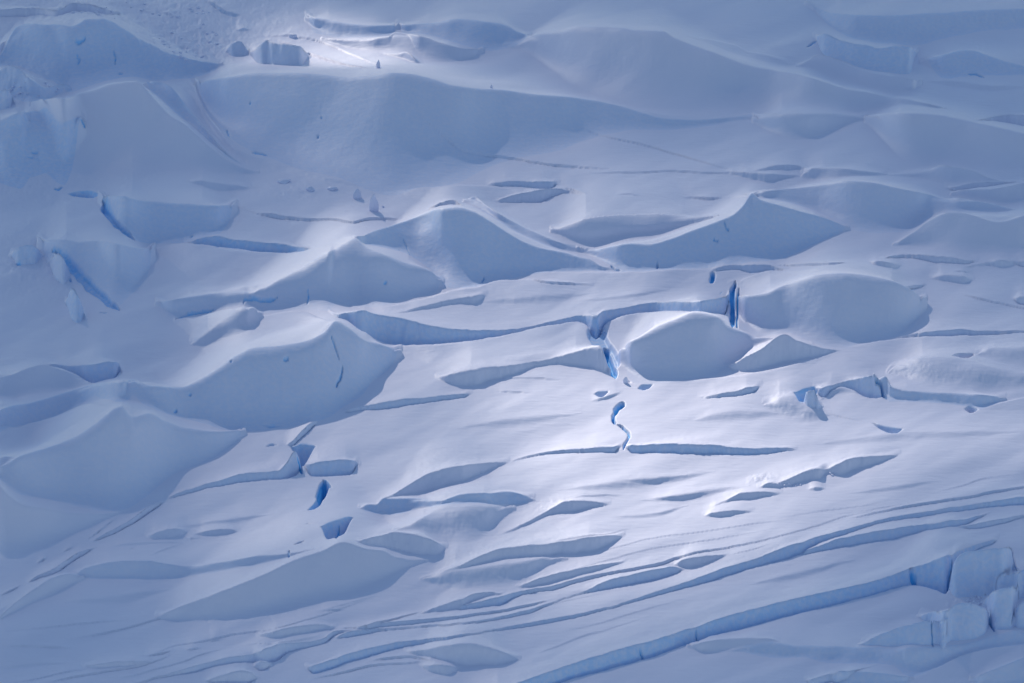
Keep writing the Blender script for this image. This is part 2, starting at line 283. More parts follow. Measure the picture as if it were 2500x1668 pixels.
H 1250,882 1400,852 1550,812 1762,765 I 200,725 400,668 587,638 800,600 1000,550 1200,492 1350,445 1500,415 | H 1250,890 1400,880 1550,835 1762,785 I 200,747 400,684 587,650 800,608 1000,557 1200,497 1350,449 1500,417 | st=.28 b=.1 L=80
I 330,720 400,695 500,682 650,675 | I 330,722 420,757 500,742 650,680 | st=.35 L=70 t=0
H 0,1320 300,1225 500,1180 800,1140 1000,1110 1300,1060 1600,1005 1762,965 I 200,900 400,835 600,760 800,700 950,640 1100,590 1300,530 1500,480 1700,440 2000,395 2150,370 2350,340 | H 0,1370 100,1340 300,1272 500,1217 800,1162 1000,1120 1300,1082 1600,1022 1762,977 I 200,922 400,867 600,812 800,747 1050,677 1150,622 1300,567 1500,502 1700,467 2000,422 2200,397 2350,392 | st=.25 b=.4 L=120
I 1050,655 1150,630 1300,580 1500,540 1700,510 1900,485 2150,438 | I 1050,677 1200,652 1400,612 1600,582 1850,527 1950,517 2150,445 | st=.25 b=.35 L=70
I 1960,515 2050,500 2150,480 2350,445 | I 1960,520 2050,527 2200,502 2350,457 | st=.25 b=.2 L=70
I 1350,465 1500,430 1700,385 1900,355 2030,338 2150,310 2350,280 | I 1350,470 1500,438 1700,400 1900,372 2030,352 2150,327 2350,292 | st=.25 b=.25 L=90
H 1500,690 1762,632 I 200,580 500,540 800,495 1040,465 | +5 | st=.3 L=80
H 1100,888 1300,825 1500,765 1650,720 1762,690 I 250,630 500,595 800,545 1000,510 | +5 | st=.3 L=80
I 1800,325 2000,275 2110,238 2350,210 | +5 | st=.3 L=80
H 1400,600 1500,580 1700,545 1860,522 | +10 | st=.4 t=0
H 900,1480 1200,1410 1400,1340 1762,1225 I 200,1170 450,1090 700,1010 950,945 1200,890 1450,835 1650,770 1680,755 1800,720 1930,665 2050,625 2200,585 | H 900,1580 1200,1500 1400,1425 1762,1322 I 175,1278 350,1212 500,1162 700,1112 950,1042 1200,982 1450,912 1700,852 1850,880 1900,905 1950,800 2050,660 2200,605 | st=.22 b=.6 L=200
I 420,1195 600,1160 850,1150 950,1165 | I 420,1205 500,1247 650,1227 870,1177 950,1170 | st=.5
I 500,1245 650,1225 870,1175 950,1180 1050,1195 1300,1200 1600,1210 1800,1205 2000,1185 2150,1150 2300,1110 2350,1125 | I 500,1247 870,1260 1050,1260 1300,1300 1600,1320 1700,1375 1900,1305 2000,1252 2130,1220 2350,1192 | st=.45 fa=.3 b=.25 st=.6
I 1590,1410 1700,1385 1820,1340 1900,1295 2000,1250 2130,1218 2200,1205 2350,1190 | I 1590,1440 1900,1400 2350,1290 | st=.82 L=60
I 2050,1380 2200,1320 2350,1260 | I 2050,1440 2200,1440 2350,1410 | st=.5 b=.2 fa=.3 k=1.7
I 1100,1400 1250,1355 1400,1330 1540,1300 | I 1100,1440 1250,1400 1400,1340 1540,1302 | st=.4 b=.2
I 1240,1370 1300,1340 1500,1350 1700,1380 | I 1240,1400 1400,1420 1700,1420 | st=.5 b=.3
# mid-right lower
H 770,780 900,720 1000,675 1100,640 1250,615 1450,600 1600,575 1720,563 1820,568 | H 770,785 850,757 1000,740 1200,708 1400,690 1500,675 1600,672 1700,640 1820,570 | st=.4 t=0 ca=.2
H 640,820 850,757 1000,742 1200,714 1400,692 1500,690 | H 640,870 850,900 1100,870 1300,810 1500,740 | st=.62 fa=.5 ca=.2 L=40
H 1100,560 1250,490 1350,440 1420,400 1480,368 1550,362 1650,368 1740,388 | H 1100,562 1250,510 1400,452 1500,442 1600,412 1740,392 | st=.38 t=0 ca=.15
H 1480,345 1600,328 1700,325 1820,340 | +9 | st=.35 t=0
H 280,600 400,565 500,550 600,555 700,580 800,640 | H 280,605 360,637 440,652 500,687 620,700 740,692 800,650 | st=.35 t=0
H 480,540 650,460 800,400 1000,395 1200,400 | H 480,560 700,600 900,640 1100,540 1200,430 | st=.68 ca=.4
H 1160,145 1250,110 1400,80 1500,68 1650,60 1800,50 | H 1160,147 1250,121 1400,98 1500,93 1650,88 1800,88 | st=.25 b=.3 L=120
H 1822,66 1850,48 1950,40 2100,38 2350,42 I 700,60 850,63 1000,65 1050,72 | H 1822,88 1950,91 2350,94 I 700,98 850,96 1050,75 | st=.22 b=.45 L=120
H 560,1230 700,1210 780,1190 900,1180 1000,1190 1150,1240 1220,1280 | H 560,1235 700,1270 800,1312 900,1332 1050,1327 1200,1292 1220,1286 | st=.42 ca=.15 t=0 ca=.25
H 650,1315 750,1300 880,1325 | H 650,1320 700,1350 800,1372 880,1330 | st=.45 t=0
H 0,1395 200,1345 400,1300 600,1290 720,1275 | +12 | st=.45
H 350,1285 450,1262 580,1252 700,1272 745,1300 | +14 | st=.5
H 1250,1265 1400,1210 1600,1130 1700,1100 | +8 | st=.6
I 510,452 560,430 650,420 800,425 | I 510,455 620,459 700,446 800,428 | st=.35 t=0
I 550,400 650,355 740,315 850,310 960,322 | I 550,402 650,372 760,366 850,346 960,324 | st=.38 t=0
I 820,290 900,255 930,260 1000,235 1160,178 1200,185 1280,150 1380,115 1500,108 1640,100 | I 820,292 930,291 1000,286 1100,262 1170,255 1210,212 1290,229 1400,191 1500,161 1640,102 | st=.38 t=0
I 1110,297 1160,287 1210,297 | I 1110,299 1160,309 1210,299 | st=.35 t=0
G 1520,55 1560,35 1600,45 | +16 | st=.3 b=.3 p=1
G 90,120 130,108 160,100 | +8 | st=.4 p=1

# seracs that stand as blocks of their own
I 1905,890 1925,780 1960,690 2000,660 2150,638 2265,625 2300,770 | I 1905,905 1980,925 2100,915 2200,900 2300,790 | st=.18 b=.2 s=block_a L=120  st=.36 b=.4
I 2170,880 2200,820 2260,790 2350,755 | I 2170,900 2250,930 2350,930 | st=.2 b=.25 s=block_b L=120 st=.36 b=.4
I 2120,960 2140,905 2200,870 2260,855 2305,852 2322,900 | I 2120,980 2150,1060 2180,1122 2280,1112 2322,1000 | st=.2 b=.2 s=block_c L=100 st=.36 b=.4
I 2283,1060 2300,980 2350,930 | I 2283,1100 2350,1112 | st=.2 b=.3 s=block_d L=100 st=.36 b=.4
I 1740,1040 1820,1000 1900,980 1990,950 2080,965 2140,995 2165,1040 | I 1740,1045 1820,1080 1900,1190 2000,1187 2120,1152 2165,1130 | st=.3 b=.2 s=block_e L=100 st=.36 b=.4
I 1400,1195 1500,1145 1600,1100 1700,1065 1780,1048 1900,1055 1925,1062 | I 1400,1197 1600,1207 1750,1207 1850,1200 1925,1190 | st=.35 b=.2 s=block_f L=100 st=.36 b=.4
F 1068,1110 1090,1080 1150,1065 1165,1110 1190,1160 | F 1068,1140 1110,1167 1190,1185 | st=.25 b=.3 s=block_g L=60
C 1150,215 1200,195 1300,230 1370,250 1440,260 1520,275 1600,265 1700,275 1735,300 | C 1150,250 1200,320 1300,360 1400,400 1600,440 1735,430 | st=.45 b=.35 s=block_h
A 1295,300 1330,250 1380,230 1410,270 1435,310 | A 1295,310 1330,332 1430,325 | st=.3 b=.2 s=block_i L=60
A 1430,310 1500,260 1540,232 1560,250 1680,270 1760,300 1775,340 | A 1430,320 1500,400 1600,410 1700,415 1775,400 | st=.25 b=.2 s=block_j
A 0,520 40,510 75,545 85,600 | A 0,640 50,640 85,615 | st=.25 b=.3 s=block_k L=60
D 60,300 90,255 180,230 230,265 250,300 | D 60,335 120,350 200,345 250,320 | st=.3 b=.35 s=block_l L=70
D 280,330 310,290 340,275 380,330 400,380 | D 280,380 340,450 400,470 | st=.3 b=.2 s=block_m L=70
D 380,560 400,500 420,475 450,520 480,600 490,660 | D 380,640 430,680 490,685 | st=.3 b=.4 s=block_n L=60

H 0,1010 200,960 400,905 | +5 | st=.4
H 60,1000 150,985 240,992 | +10 | st=.4
H 1180,1010 1500,935 1760,880 | +4 | st=.4
H 1400,1130 1700,1060 1762,1040 I 200,980 500,900 | +4 | st=.5
H 1500,1160 1700,1110 1762,1090 I 250,1010 | +4 | st=.5
I 900,470 1200,420 1400,395 1600,360 | +4 | st=.4
I 1250,445 1500,408 1800,350 | +4 | st=.4
I 600,690 800,640 900,610 | +6 | st=.4
I 0,250 300,225 600,190 | +40 | st=.76 ca=.4
I 100,370 300,335 600,290 800,270 | +40 | st=.74 ca=.4
H 1400,300 1700,260 2000,225 2200,210 | +50 | st=.76 ca=.4
H 1700,460 2000,430 2200,380 | +36 | st=.74 ca=.4
H 1900,350 2100,335 2350,305 | +26 | st=.7 ca=.3
E 800,1290 1200,1220 1600,1190 | +60 | st=.78 ca=.4
F 400,1250 700,1180 1000,1190 | +70 | st=.78 ca=.4
I 1300,330 1600,280 1900,240 | +30 | st=.74 ca=.4
I 700,860 1100,760 1400,690 | +50 | st=.76 ca=.4
G 900,520 1300,470 1600,430 | +30 | st=.74 ca=.3
G 300,950 700,900 1000,860 | +60 | st=.78 ca=.4
G 560,640 800,600 1100,600 | +20 | st=.7 ca=.3
G 820,690 950,640 1060,605 | +5 | st=.5
G 0,1330 250,1290 420,1300 | +16 | st=.6
E 1000,1010 1100,990 1300,990 1500,1010 | +8 | st=.5
E 950,560 1300,520 1700,500 | +50 | st=.78 ca=.4
E 1500,560 1800,520 2100,470 | +30 | st=.74 ca=.4
"""
feats = []
for ln in SURVEY.strip().splitlines():
    ln = ln.split('#')[0].strip()
    if not ln: continue
    c, f, o = (ln.split('|') + [''])[:3]
    c = sorted(pts(c))
    opt = dict(st=.35, L=150, ca=.06, fa=.12, b=0.0, s='', k=4.0)
    for kv in o.split():
        k, v = kv.split('=')
        opt[k] = v if k == 's' else float(v)
    f = f.strip()
    if f.startswith('+'):
        n = float(f[1:]) / TS
        x0, x1 = c[0][0], c[-1][0]
        f = [(x, y + n * min(1, 4 * (x - x0) / (x1 - x0) + .05, 4 * (x1 - x) / (x1 - x0) + .05)) for x, y in c]
        if len(c) == 2:
            xm = (x0 + x1) / 2; f.insert(1, (xm, (c[0][1] + c[1][1]) / 2 + n))
    else:
        f = sorted(pts(f))
        big = np.median([np.interp(x, *zip(*f)) - np.interp(x, *zip(*c)) for x in np.linspace(c[0][0], c[-1][0], 15)[2:-2]])
        if big > 26 and .28 < opt['st'] < .6 and not opt['s']:      # large snow slopes run out concave
            if 't' not in opt: opt['t'] = 1.0 if opt['b'] >= .4 else 2.0
    big_soft = opt['fa'] >= .3
    if opt.get('p'): opt['mode'] = 'pit'; opt['L'] = 6; opt['k'] = 0
    elif opt['s']: opt['mode'] = 'plain'
    elif opt['st'] >= .58:
        opt['mode'] = 'plain'
        if opt['st'] < .8: opt['fa'] = max(opt['fa'], .5); opt['ca'] = max(opt['ca'], .3)
        if opt['st'] > .8: opt['L'] = 14; opt['k'] = 1.6
    elif big_soft or opt.get('t') == 2: opt['mode'] = 'soft'; opt['st'] = max(opt['st'], .48); opt['fa'] = max(opt['fa'], .38)
    elif opt.get('t') == 0: opt['mode'] = 'cast'
    else: opt['mode'] = 'trench'
    feats.append((c, f, opt))
NF = len(feats)

# ------------------------------------------------------------------ grid in image-plane units laid out on the ground plane
def axis(lo, hi, step, ext_lo, ext_hi):
    a = list(np.arange(lo, hi + step, step))
    s = step; x = lo
    left = []
    while x > ext_lo: s *= 1.11; x -= s; left.append(x)
    s = step; x = a[-1]; right = []
    while x < ext_hi: s *= 1.11; x += s; right.append(x)
    return np.array(left[::-1] + a + right)
UU = axis(-30, 2530, 2.15, -2600, 5100)
VV = axis(-40, 1990, 1.75, -2900, 5200)
NU, NV = len(UU), len(VV)

TANH = math.tan(HALF)
def ground(u, v):
    x = (u - IMW / 2) / (IMW / 2) * TANH
    y = -(v - IMH / 2) / (IMW / 2) * TANH
    dz = y * math.cos(PITCH) - math.sin(PITCH)
    dy = math.cos(PITCH) + y * math.sin(PITCH)
    t = CAMZ / (-dz)
    return x * t, dy * t, t
def hscale(u, v):
    gx, gy, t = ground(u, v)
    ang = np.arctan2(CAMZ, np.hypot(gx, gy))
    return t * (TANH / (IMW / 2)) / np.cos(ang)

CS = math.tan(PITCH) / math.tan(SUN_EL)      # length of a cast shadow on level snow, in image units per unit of height
# per feature arrays along the columns
C_ = np.zeros((NF, NU)); H_ = np.zeros((NF, NU)); W_ = np.ones((NF, NU)); L_ = np.ones((NF, NU)); A_ = np.zeros((NF, NU), bool)
CA = np.array([f[2]['ca'] for f in feats]); FA = np.array([f[2]['fa'] for f in feats])
for i, (c, f, o) in enumerate(feats):
    cx, cy = zip(*c); fx, fy = zip(*f)
    cr = pchip(cx, cy, UU); ft = pchip(fx, fy, UU)
    x0, x1 = cx[0], cx[-1]
    tp = min(14.0, (x1 - x0) * .2) if o['st'] < .58 else (x1 - x0) * .25
    t = np.clip(np.minimum(UU - x0, x1 - UU) / tp + (0.0), 0, 1)
    if x0 < 3: t = np.where(UU < (x0 + x1) / 2, np.clip((UU + 60 + 40) / 60, 0, 1), t)
    if x1 > 2497: t = np.where(UU > (x0 + x1) / 2, np.clip((2600 - UU) / 60, 0, 1), t)
    t = t * t * (3 - 2 * t)
    ext = np.maximum(ft - cr, 0) * t
    ext = gsm(ext, 2)
    A_[i] = ext > 0.15
    C_[i] = cr
    if o['mode'] in ('plain', 'soft'):
        H_[i] = ext * (1 - o['st']); W_[i] = np.maximum(ext * o['st'], 0.5)
    elif o['mode'] == 'pit':
        H_[i] = 0.0; W_[i] = np.maximum(ext, .5)
    elif o['mode'] == 'cast':
        H_[i] = ext / (1 + CS); W_[i] = np.maximum(ext * min(o['st'], .3), 0.5)
    else:
        H_[i] = ext / (1 + CS); W_[i] = np.maximum(ext - H_[i], 0.5)
    L_[i] = gsm(np.maximum(o['L'] / TS * (.35 if o['k'] < 2 and o['st'] < .58 else 1), (0.0 if o['s'] else o['k']) * H_[i] * (1.0 + .5 * CA[i])), 12)

def front(t, ca, fa):
    n = 1 - ca / 2 - fa / 2
    t = np.clip(t, 0, 1)
    ca = np.maximum(ca, 1e-3); fa = np.maximum(fa, 1e-3)
    a = np.minimum(t, ca)**2 / (2 * ca)
    m = np.clip(t, ca, 1 - fa) - ca
    e = np.clip(t - (1 - fa), 0, None)
    b = e - e * e / (2 * fa)
    return 1 - (a + m + b) / n
def back(s, ca):
    s = np.clip(s, 0, 1)
    return (1 - s)**1.7 * (1 - ca) + ca * (1 - s * s * (3 - 2 * s))
def trench(t, H, W, ca):
    # a moat between the scarp and the sheet in front of it: the near lip hides its bottom
    D = .7 * W; ta = .62
    down = (H + D) * front(t / ta, ca, .1) - D
    q = np.clip((t - ta) / (1 - ta), 0, 1)
    return np.where(t < ta, down, -D * (1 - q ** 1.5))
def prof(d, H, W, L, ca, fa):
    return np.where(d > 0, H * front(d / W, ca, fa), H * back(-d / L, ca))

def swell(u, v):
    # broad wind-shaped swells of the snow, drawn out from lower left to upper right
    w = v + .28 * u
    k = np.clip((u + 400) / 300, 0, 1) * np.clip((2900 - u) / 300, 0, 1) * np.clip((v + 300) / 250, 0, 1)
    return k * (11.0 * fbm(u / 330, w / 105, 2, 3) + 2.6 * fbm(u / 120, w / 38, 2, 23))
V_ = C_ + H_
ca2 = CA[:, None]; fa2 = FA[:, None]
for it in range(9):
    newV = V_.copy()
    for i in range(NF):
        cols = np.nonzero(A_[i])[0]
        if len(cols) == 0: continue
        a, b = cols[0], cols[-1] + 1
        d = V_[i, a:b][None] - V_[:, a:b]
        act = A_[:, a:b].copy(); act[i] = False
        rows = np.nonzero((act & (d < W_[:, a:b]) & (d > -L_[:, a:b])).any(1))[0]
        if len(rows):
            p = prof(d[rows], H_[rows, a:b], W_[rows, a:b], L_[rows, a:b], ca2[rows], fa2[rows]) * act[rows]
            oth = p.sum(0)
        else:
            oth = np.zeros(b - a)
        tgt = C_[i, a:b] + H_[i, a:b] + oth + swell(UU[a:b], V_[i, a:b])
        newV[i, a:b] = gsm(0.45 * V_[i, a:b] + 0.55 * tgt, 1)
    V_ = newV

hh = np.zeros((NV, NU)); ice = np.zeros((NV, NU)); face = np.zeros((NV, NU))
UG, VG = np.meshgrid(UU, VV)
WARP = 2.6 * fbm(UG / 34, VG / 26, 4, 61, .5) + 1.0 * vnoise(UG / 6, VG / 5, 67)
def add_feature(i, dst, iced):
    cols = np.nonzero(A_[i])[0]
    if len(cols) == 0: return None
    a, b = cols[0], cols[-1] + 1
    Vc, H, W, L = V_[i, a:b], H_[i, a:b], W_[i, a:b], L_[i, a:b]
    nsm = int(min(32, (b - a) / 5))
    Vs, Hs = gsm(Vc, nsm), gsm(H, nsm)
    lo = (Vc - L).min() - 4; hi = (Vc + W).max() + 4
    r0, r1 = np.searchsorted(VV, lo), np.searchsorted(VV, hi) + 1
    V = VG[r0:r1, a:b] + WARP[r0:r1, a:b] * min(1, (H.max() + 3) / 13) * (.3 if feats[i][2]['mode'] == 'soft' else 1)
    d = V - Vc[None]
    tt = np.clip(d / W, 0, 1)
    mode = feats[i][2]['mode']
    if mode == 'pit':
        t2 = np.clip(tt / .45, 0, 1); t3 = np.clip((tt - .45) / .55, 0, 1)
        fr = -W * .95 * np.where(tt < .45, t2 * t2 * (3 - 2 * t2), (1 - t3 ** 2))
    else: fr = trench(tt, H, W, CA[i]) if feats[i][2]['mode'] == 'trench' else H * front(tt, CA[i], FA[i])
    if mode == 'soft' or feats[i][2]['st'] >= .58:
        n2 = int(min(16, (b - a) / 8)); V2, H2, W2 = gsm(Vc, n2), gsm(H, n2), gsm(W, n2)
        mf = np.clip(tt * 2.2, 0, 1); mf = mf * mf * (3 - 2 * mf)
        fr = fr * (1 - mf) + mf * H2 * front((V - V2[None]) / W2, CA[i], FA[i])
    s = -d / L
    mix = np.clip(s * 3.5, 0, 1); mix = mix * mix * (3 - 2 * mix)
    s2 = np.clip((Vs[None] - V) / L, 0, 2)
    bk = (H + (Hs - H) * mix) * back(s + (s2 - s) * mix, max(CA[i], .3 if feats[i][2]['k'] < 2 else 0))
    # columns outside the ridge keep nothing behind them; ends fade over a few columns
    x = np.arange(b - a); e = np.clip(np.minimum(x, b - a - 1 - x) / max(nsm * 1.25, 1), 0, 1)
    if a <= 0 or UU[a] < 0: e = np.where(x < (b - a) / 2, 1, e)
    if UU[b - 1] > 2500: e = np.where(x > (b - a) / 2, 1, e)
    bk = bk * (1 + (e - 1) * mix)
    p = np.where(d > 0, fr, bk)
    dst[r0:r1, a:b] += p
    bb = feats[i][2]['b']
    fm = np.clip((d + 1.5) / 1.5, 0, 1) * np.clip((W + 2 - d) / 2, 0, 1) * np.clip((W if mode == 'pit' else H) / 8.0, 0, 1)
    face[r0:r1, a:b] = np.maximum(face[r0:r1, a:b], fm)
    if bb > 0: iced[r0:r1, a:b] = np.maximum(iced[r0:r1, a:b], bb * fm)
    return (r0, r1, a, b, p)
for i in range(NF):
    if not feats[i][2]['s']: add_feature(i, hh, ice)

# ------------------------------------------------------------------ relief noise over the ground
GX, GY, GT = ground(UG, VG)
inside = np.clip((UG + 400) / 300, 0, 1) * np.clip((2900 - UG) / 300, 0, 1) * np.clip((VG + 300) / 250, 0, 1)
def blob(cu, cv, ru, rv, p=1.0):
    q = ((UG - cu) / ru)**2 + ((VG - cv) / rv)**2
    return np.exp(-q**p)
rough = np.zeros_like(hh)
for (cu, cv, ru, rv, k) in [(300, 60, 330, 90, .8), (420, 110, 170, 70, 1.), (60, 230, 110, 80, 1.), (60, 420, 120, 90, .5),
                            (1090, 1420, 160, 50, 0.0), (80, 640, 120, 90, .4), (2370, 1470, 60, 30, .8), (560, 1500, 150, 30, .25),
                            (1350, 1240, 60, 20, .3), (330, 460, 200, 40, .3), (700, 470, 130, 30, .25), (1860, 1170, 30, 15, .8)]:
    rough = np.maximum(rough, k * blob(cu, cv, ru, rv))
hh += swell(UG, VG)
hh += 0.7 * fbm(UG / 60 + VG / 60, VG / 22, 2, 11) * (0.4 + vnoise(UG / 200, VG / 120, 5) + .3)
hh += 0.16 * fbm(UG / 14 + VG / 20, VG / 6.5, 2, 19)
n1 = np.abs(fbm(UG / 26, VG / 17, 4, 31, .6)); n2 = np.abs(vnoise(UG / 9, VG / 6, 37))
hh += rough * (6.5 * (0.35 - n1) + 1.8 * (0.3 - n2))
# ice faces: fluted and pitted
hh += ice * 0.9 * fbm(UG / 11, VG / 8, 3, 43, .6)

# ------------------------------------------------------------------ crevasses, cut into the surface where they show
def find_ground(u, v, field):
    ci = int(np.clip(np.searchsorted(UU, u), 0, NU - 1))
    col = VV - field[:, ci]
    ok = np.nonzero(col <= v)[0]
    return VV[ok[-1]] if len(ok) else v
CRACKS = """
F 690,440 682,500 678,600 672,705 | w=28 d=34
F 714,480 708,560 703,660 700,715 | w=11 d=20
F 562,395 560,420 560,445 | w=22 d=30
E 1650,700 1690,780 1730,860 1760,930 | w=90 d=26 b=.75
E 1700,800 1735,870 1755,930 1768,1000 | w=36 d=40
E 1812,1142 1790,1160 1770,1190 | w=26 d=30
E 1780,1175 1758,1215 1760,1245 1775,1265 | w=15 d=34
E 1775,1265 1810,1280 1845,1310 1850,1330 1825,1370 1813,1408 | w=13 d=26
F 1490,985 1530,1040 1552,1112 | w=10 d=40
A 590,1150 620,1210 660,1280 720,1330 770,1380 | w=40 d=30 b=1.15
D 320,265 400,340 480,430 560,510 640,575 682,607 | w=40 d=26 b=1.1
G 1850,250 1860,290 1850,340 1820,390 | w=22 d=24
G 1700,90 1720,140 1736,212 | w=14 d=40
G 1945,520 1940,555 1930,580 | w=22 d=24
I 2270,640 2285,690 2305,770 | w=12 d=50
I 1695,770 1710,810 1730,848 | w=16 d=50
I 1935,700 1920,800 1900,900 | w=9 d=40 b=1.2
I 462,1105 470,1140 482,1168 | w=6 d=30 b=1.3
I 140,1220 155,1245 175,1275 | w=6 d=30 b=1.5
D 1897,745 1920,810 1950,900 | w=6 d=14 b=1.2
D 1965,930 1955,990 1925,1050 | w=7 d=14 b=1.2
I 1825,1200 1815,1160 1845,1125 | w=6 d=20 b=1.3
I 2180,1120 2165,1085 2145,1045 | w=8 d=25 b=1.4
A 430,240 460,245 500,225 | w=8 d=8
A 440,330 460,350 450,380 | w=8 d=6
A 650,290 665,340 662,380 | w=6 d=6
A 680,425 705,422 | w=7 d=6
A 470,690 490,730 | w=8 d=10 b=1.3
A 1436,590 1440,604 | w=7 d=8 b=1.3
A 1820,790 1830,795 | w=6 d=8 b=1.3
A 1840,670 1852,690 | w=5 d=6 b=1.3
A 1300,745 1310,770 1320,790 | w=9 d=8
A 1450,878 1490,885 1540,895 | w=8 d=8
A 185,875 220,877 | w=6 d=6
A 160,905 190,910 | w=5 d=5
A 1540,290 1545,320 1543,345 | w=10 d=12
A 310,1085 335,1088 360,1078 | w=9 d=8 b=1.2
C 565,1370 575,1380 592,1386 | w=7 d=8
C 628,1285 640,1310 655,1322 | w=6 d=8
C 2030,425 2080,432 2120,447 | w=8 d=10 b=1.5
C 1108,268 1140,250 1160,240 | w=8 d=10
D 400,425 405,445 | w=9 d=12
D 490,490 515,500 | w=8 d=8
D 1000,1190 1015,1180 | w=10 d=10
D 1325,905 1335,900 | w=6 d=8
D 1630,890 1660,885 | w=8 d=8
D 1085,1095 1100,1088 | w=6 d=8
D 1395,580 1400,550 1440,545 1500,560 1560,555 1595,540 | w=9 d=8
D 1010,655 1080,630 1160,620 1230,605 | w=10 d=10
D 1240,245 1270,243 | w=9 d=10
D 1110,180 1090,190 | w=5 d=6
D 300,262 325,258 | w=8 d=10
D 95,345 120,347 | w=7 d=10 b=1.3
D 570,622 615,622 | w=4 d=6
D 1765,480 1770,530 1765,570 | w=8 d=5
E 1740,355 1770,375 1800,380 | w=10 d=12
E 2010,345 2005,365 | w=10 d=12
E 1015,425 1000,445 | w=7 d=10
E 545,195 570,240 595,300 | w=5 d=5
E 440,452 455,445 | w=6 d=6
E 525,262 530,268 | w=5 d=6
G 1660,650 1662,690 | w=8 d=12
F 240,340 250,360 | w=8 d=10
F 620,500 600,520 | w=3 d=3
"""
h0 = hh.copy()
for ln in CRACKS.strip().splitlines():
    ln = ln.split('#')[0].strip()
    if not ln: continue
    p, o = ln.split('|'); p = pts(p)
    o = dict(kv.split('=') for kv in o.split())
    w = float(o['w']) / TS / 2; dep = float(o['d']) / TS
    P = [(u, find_ground(u, v, h0)) for u, v in p]
    # dense resample with jitter
    Q = []
    for (ua, va), (ub, vb) in zip(P[:-1], P[1:]):
        n = max(2, int(math.hypot(ub - ua, vb - va) / 1.5))
        for k in range(n):
            t = k / n; Q.append((ua + (ub - ua) * t, va + (vb - va) * t))
    Q.append(P[-1]); Q = np.array(Q)
    s = np.linspace(0, 1, len(Q))
    wid = w * (np.minimum(1, np.minimum(s, 1 - s) * 6 + .15)) * (1 + .5 * vnoise(s * len(Q) / 6, s * 0, 3))
    jit = vnoise(s * len(Q) / 9, s * 0, 8) * w * .8
    u0, u1 = Q[:, 0].min() - 3 * w - 4, Q[:, 0].max() + 3 * w + 4
    v0, v1 = Q[:, 1].min() - 3 * w - 4, Q[:, 1].max() + 3 * w + 4
    a, b = np.searchsorted(UU, [u0, u1]); r0, r1 = np.searchsorted(VV, [v0, v1])
    su, sv = UG[r0:r1, a:b], VG[r0:r1, a:b]
    best = np.full(su.shape, 9e9)
    for (qu, qv), ww, jj in zip(Q, wid, jit):
        best = np.minimum(best, (np.abs(su - qu - jj)**2 + (np.abs(sv - qv))**2) ** .5 / max(ww, .3))
    m = np.clip((1.25 - best) / .5, 0, 1); m = m * m * (3 - 2 * m)
    hh[r0:r1, a:b] -= dep * m
    ice[r0:r1, a:b] = np.maximum(ice[r0:r1, a:b], np.clip(m, 0, 1) ** .6 * float(o.get('b', 1.6 if dep * TS > 13 else 1.12)))

# ------------------------------------------------------------------ materials
def mat_snow(name, snow=(.805, .785, .90), icec=(.36, .63, .94)):
    m = bpy.data.materials.new(name); m.use_nodes = True
    nt = m.node_tree; N = nt.nodes; Lk = nt.links
    bs = N['Principled BSDF']
    bs.inputs['Roughness'].default_value = .55
    bs.inputs['Specular IOR Level'].default_value = .25
    at = N.new('ShaderNodeAttribute'); at.attribute_name = 'ice'
    tc = N.new('ShaderNodeTexCoord')
    n1 = N.new('ShaderNodeTexNoise'); n1.inputs['Scale'].default_value = .05; n1.inputs['Detail'].default_value = 6
    n2 = N.new('ShaderNodeTexNoise'); n2.inputs['Scale'].default_value = .55; n2.inputs['Detail'].default_value = 5
    Lk.new(tc.outputs['Object'], n1.inputs[0]); Lk.new(tc.outputs['Object'], n2.inputs[0])
    # snow dusting breaks the bare ice up
    mp = N.new('ShaderNodeMapRange'); mp.inputs[1].default_value = .35; mp.inputs[2].default_value = .62
    mp.inputs[3].default_value = .45; mp.inputs[4].default_value = 1.0
    Lk.new(n2.outputs[0], mp.inputs[0])
    mu = N.new('ShaderNodeMath'); mu.operation = 'MULTIPLY'; mu.use_clamp = True
    Lk.new(at.outputs['Fac'], mu.inputs[0]); Lk.new(mp.outputs[0], mu.inputs[1])
    sn = N.new('ShaderNodeMix'); sn.data_type = 'RGBA'
    sn.inputs[6].default_value = (*[c * .985 for c in snow], 1); sn.inputs[7].default_value = (*[min(1, c * 1.01) for c in snow], 1)
    Lk.new(n1.outputs[0], sn.inputs[0])
    mx = N.new('ShaderNodeMix'); mx.data_type = 'RGBA'
    mx.inputs[7].default_value = (*icec, 1)
    Lk.new(mu.outputs[0], mx.inputs[0]); Lk.new(sn.outputs[2], mx.inputs[6])
    # deep glacier ice: only where the attribute goes past one (inside crevasses)
    dp = N.new('ShaderNodeMapRange'); dp.inputs[1].default_value = 1.05; dp.inputs[2].default_value = 1.6
    Lk.new(at.outputs['Fac'], dp.inputs[0])
    mx2 = N.new('ShaderNodeMix'); mx2.data_type = 'RGBA'; mx2.inputs[7].default_value = (.12, .52, .90, 1)
    Lk.new(dp.outputs[0], mx2.inputs[0]); Lk.new(mx.outputs[2], mx2.inputs[6])
    Lk.new(mx2.outputs[2], bs.inputs['Base Color'])
    # wind ripple relief
    mpn = N.new('ShaderNodeMapping'); mpn.inputs['Scale'].default_value = (.16, .5, .5)
    mpn.inputs['Rotation'].default_value = (0, 0, math.radians(-12))
    Lk.new(tc.outputs['Object'], mpn.inputs[0])
    n3 = N.new('ShaderNodeTexNoise'); n3.inputs['Scale'].default_value = 1.0; n3.inputs['Detail'].default_value = 4
    Lk.new(mpn.outputs[0], n3.inputs[0])
    bp = N.new('ShaderNodeBump'); bp.inputs['Strength'].default_value = .32; bp.inputs['Distance'].default_value = .5
    Lk.new(n3.outputs[0], bp.inputs['Height'])
    Lk.new(bp.outputs[0], bs.inputs['Normal'])
    return m
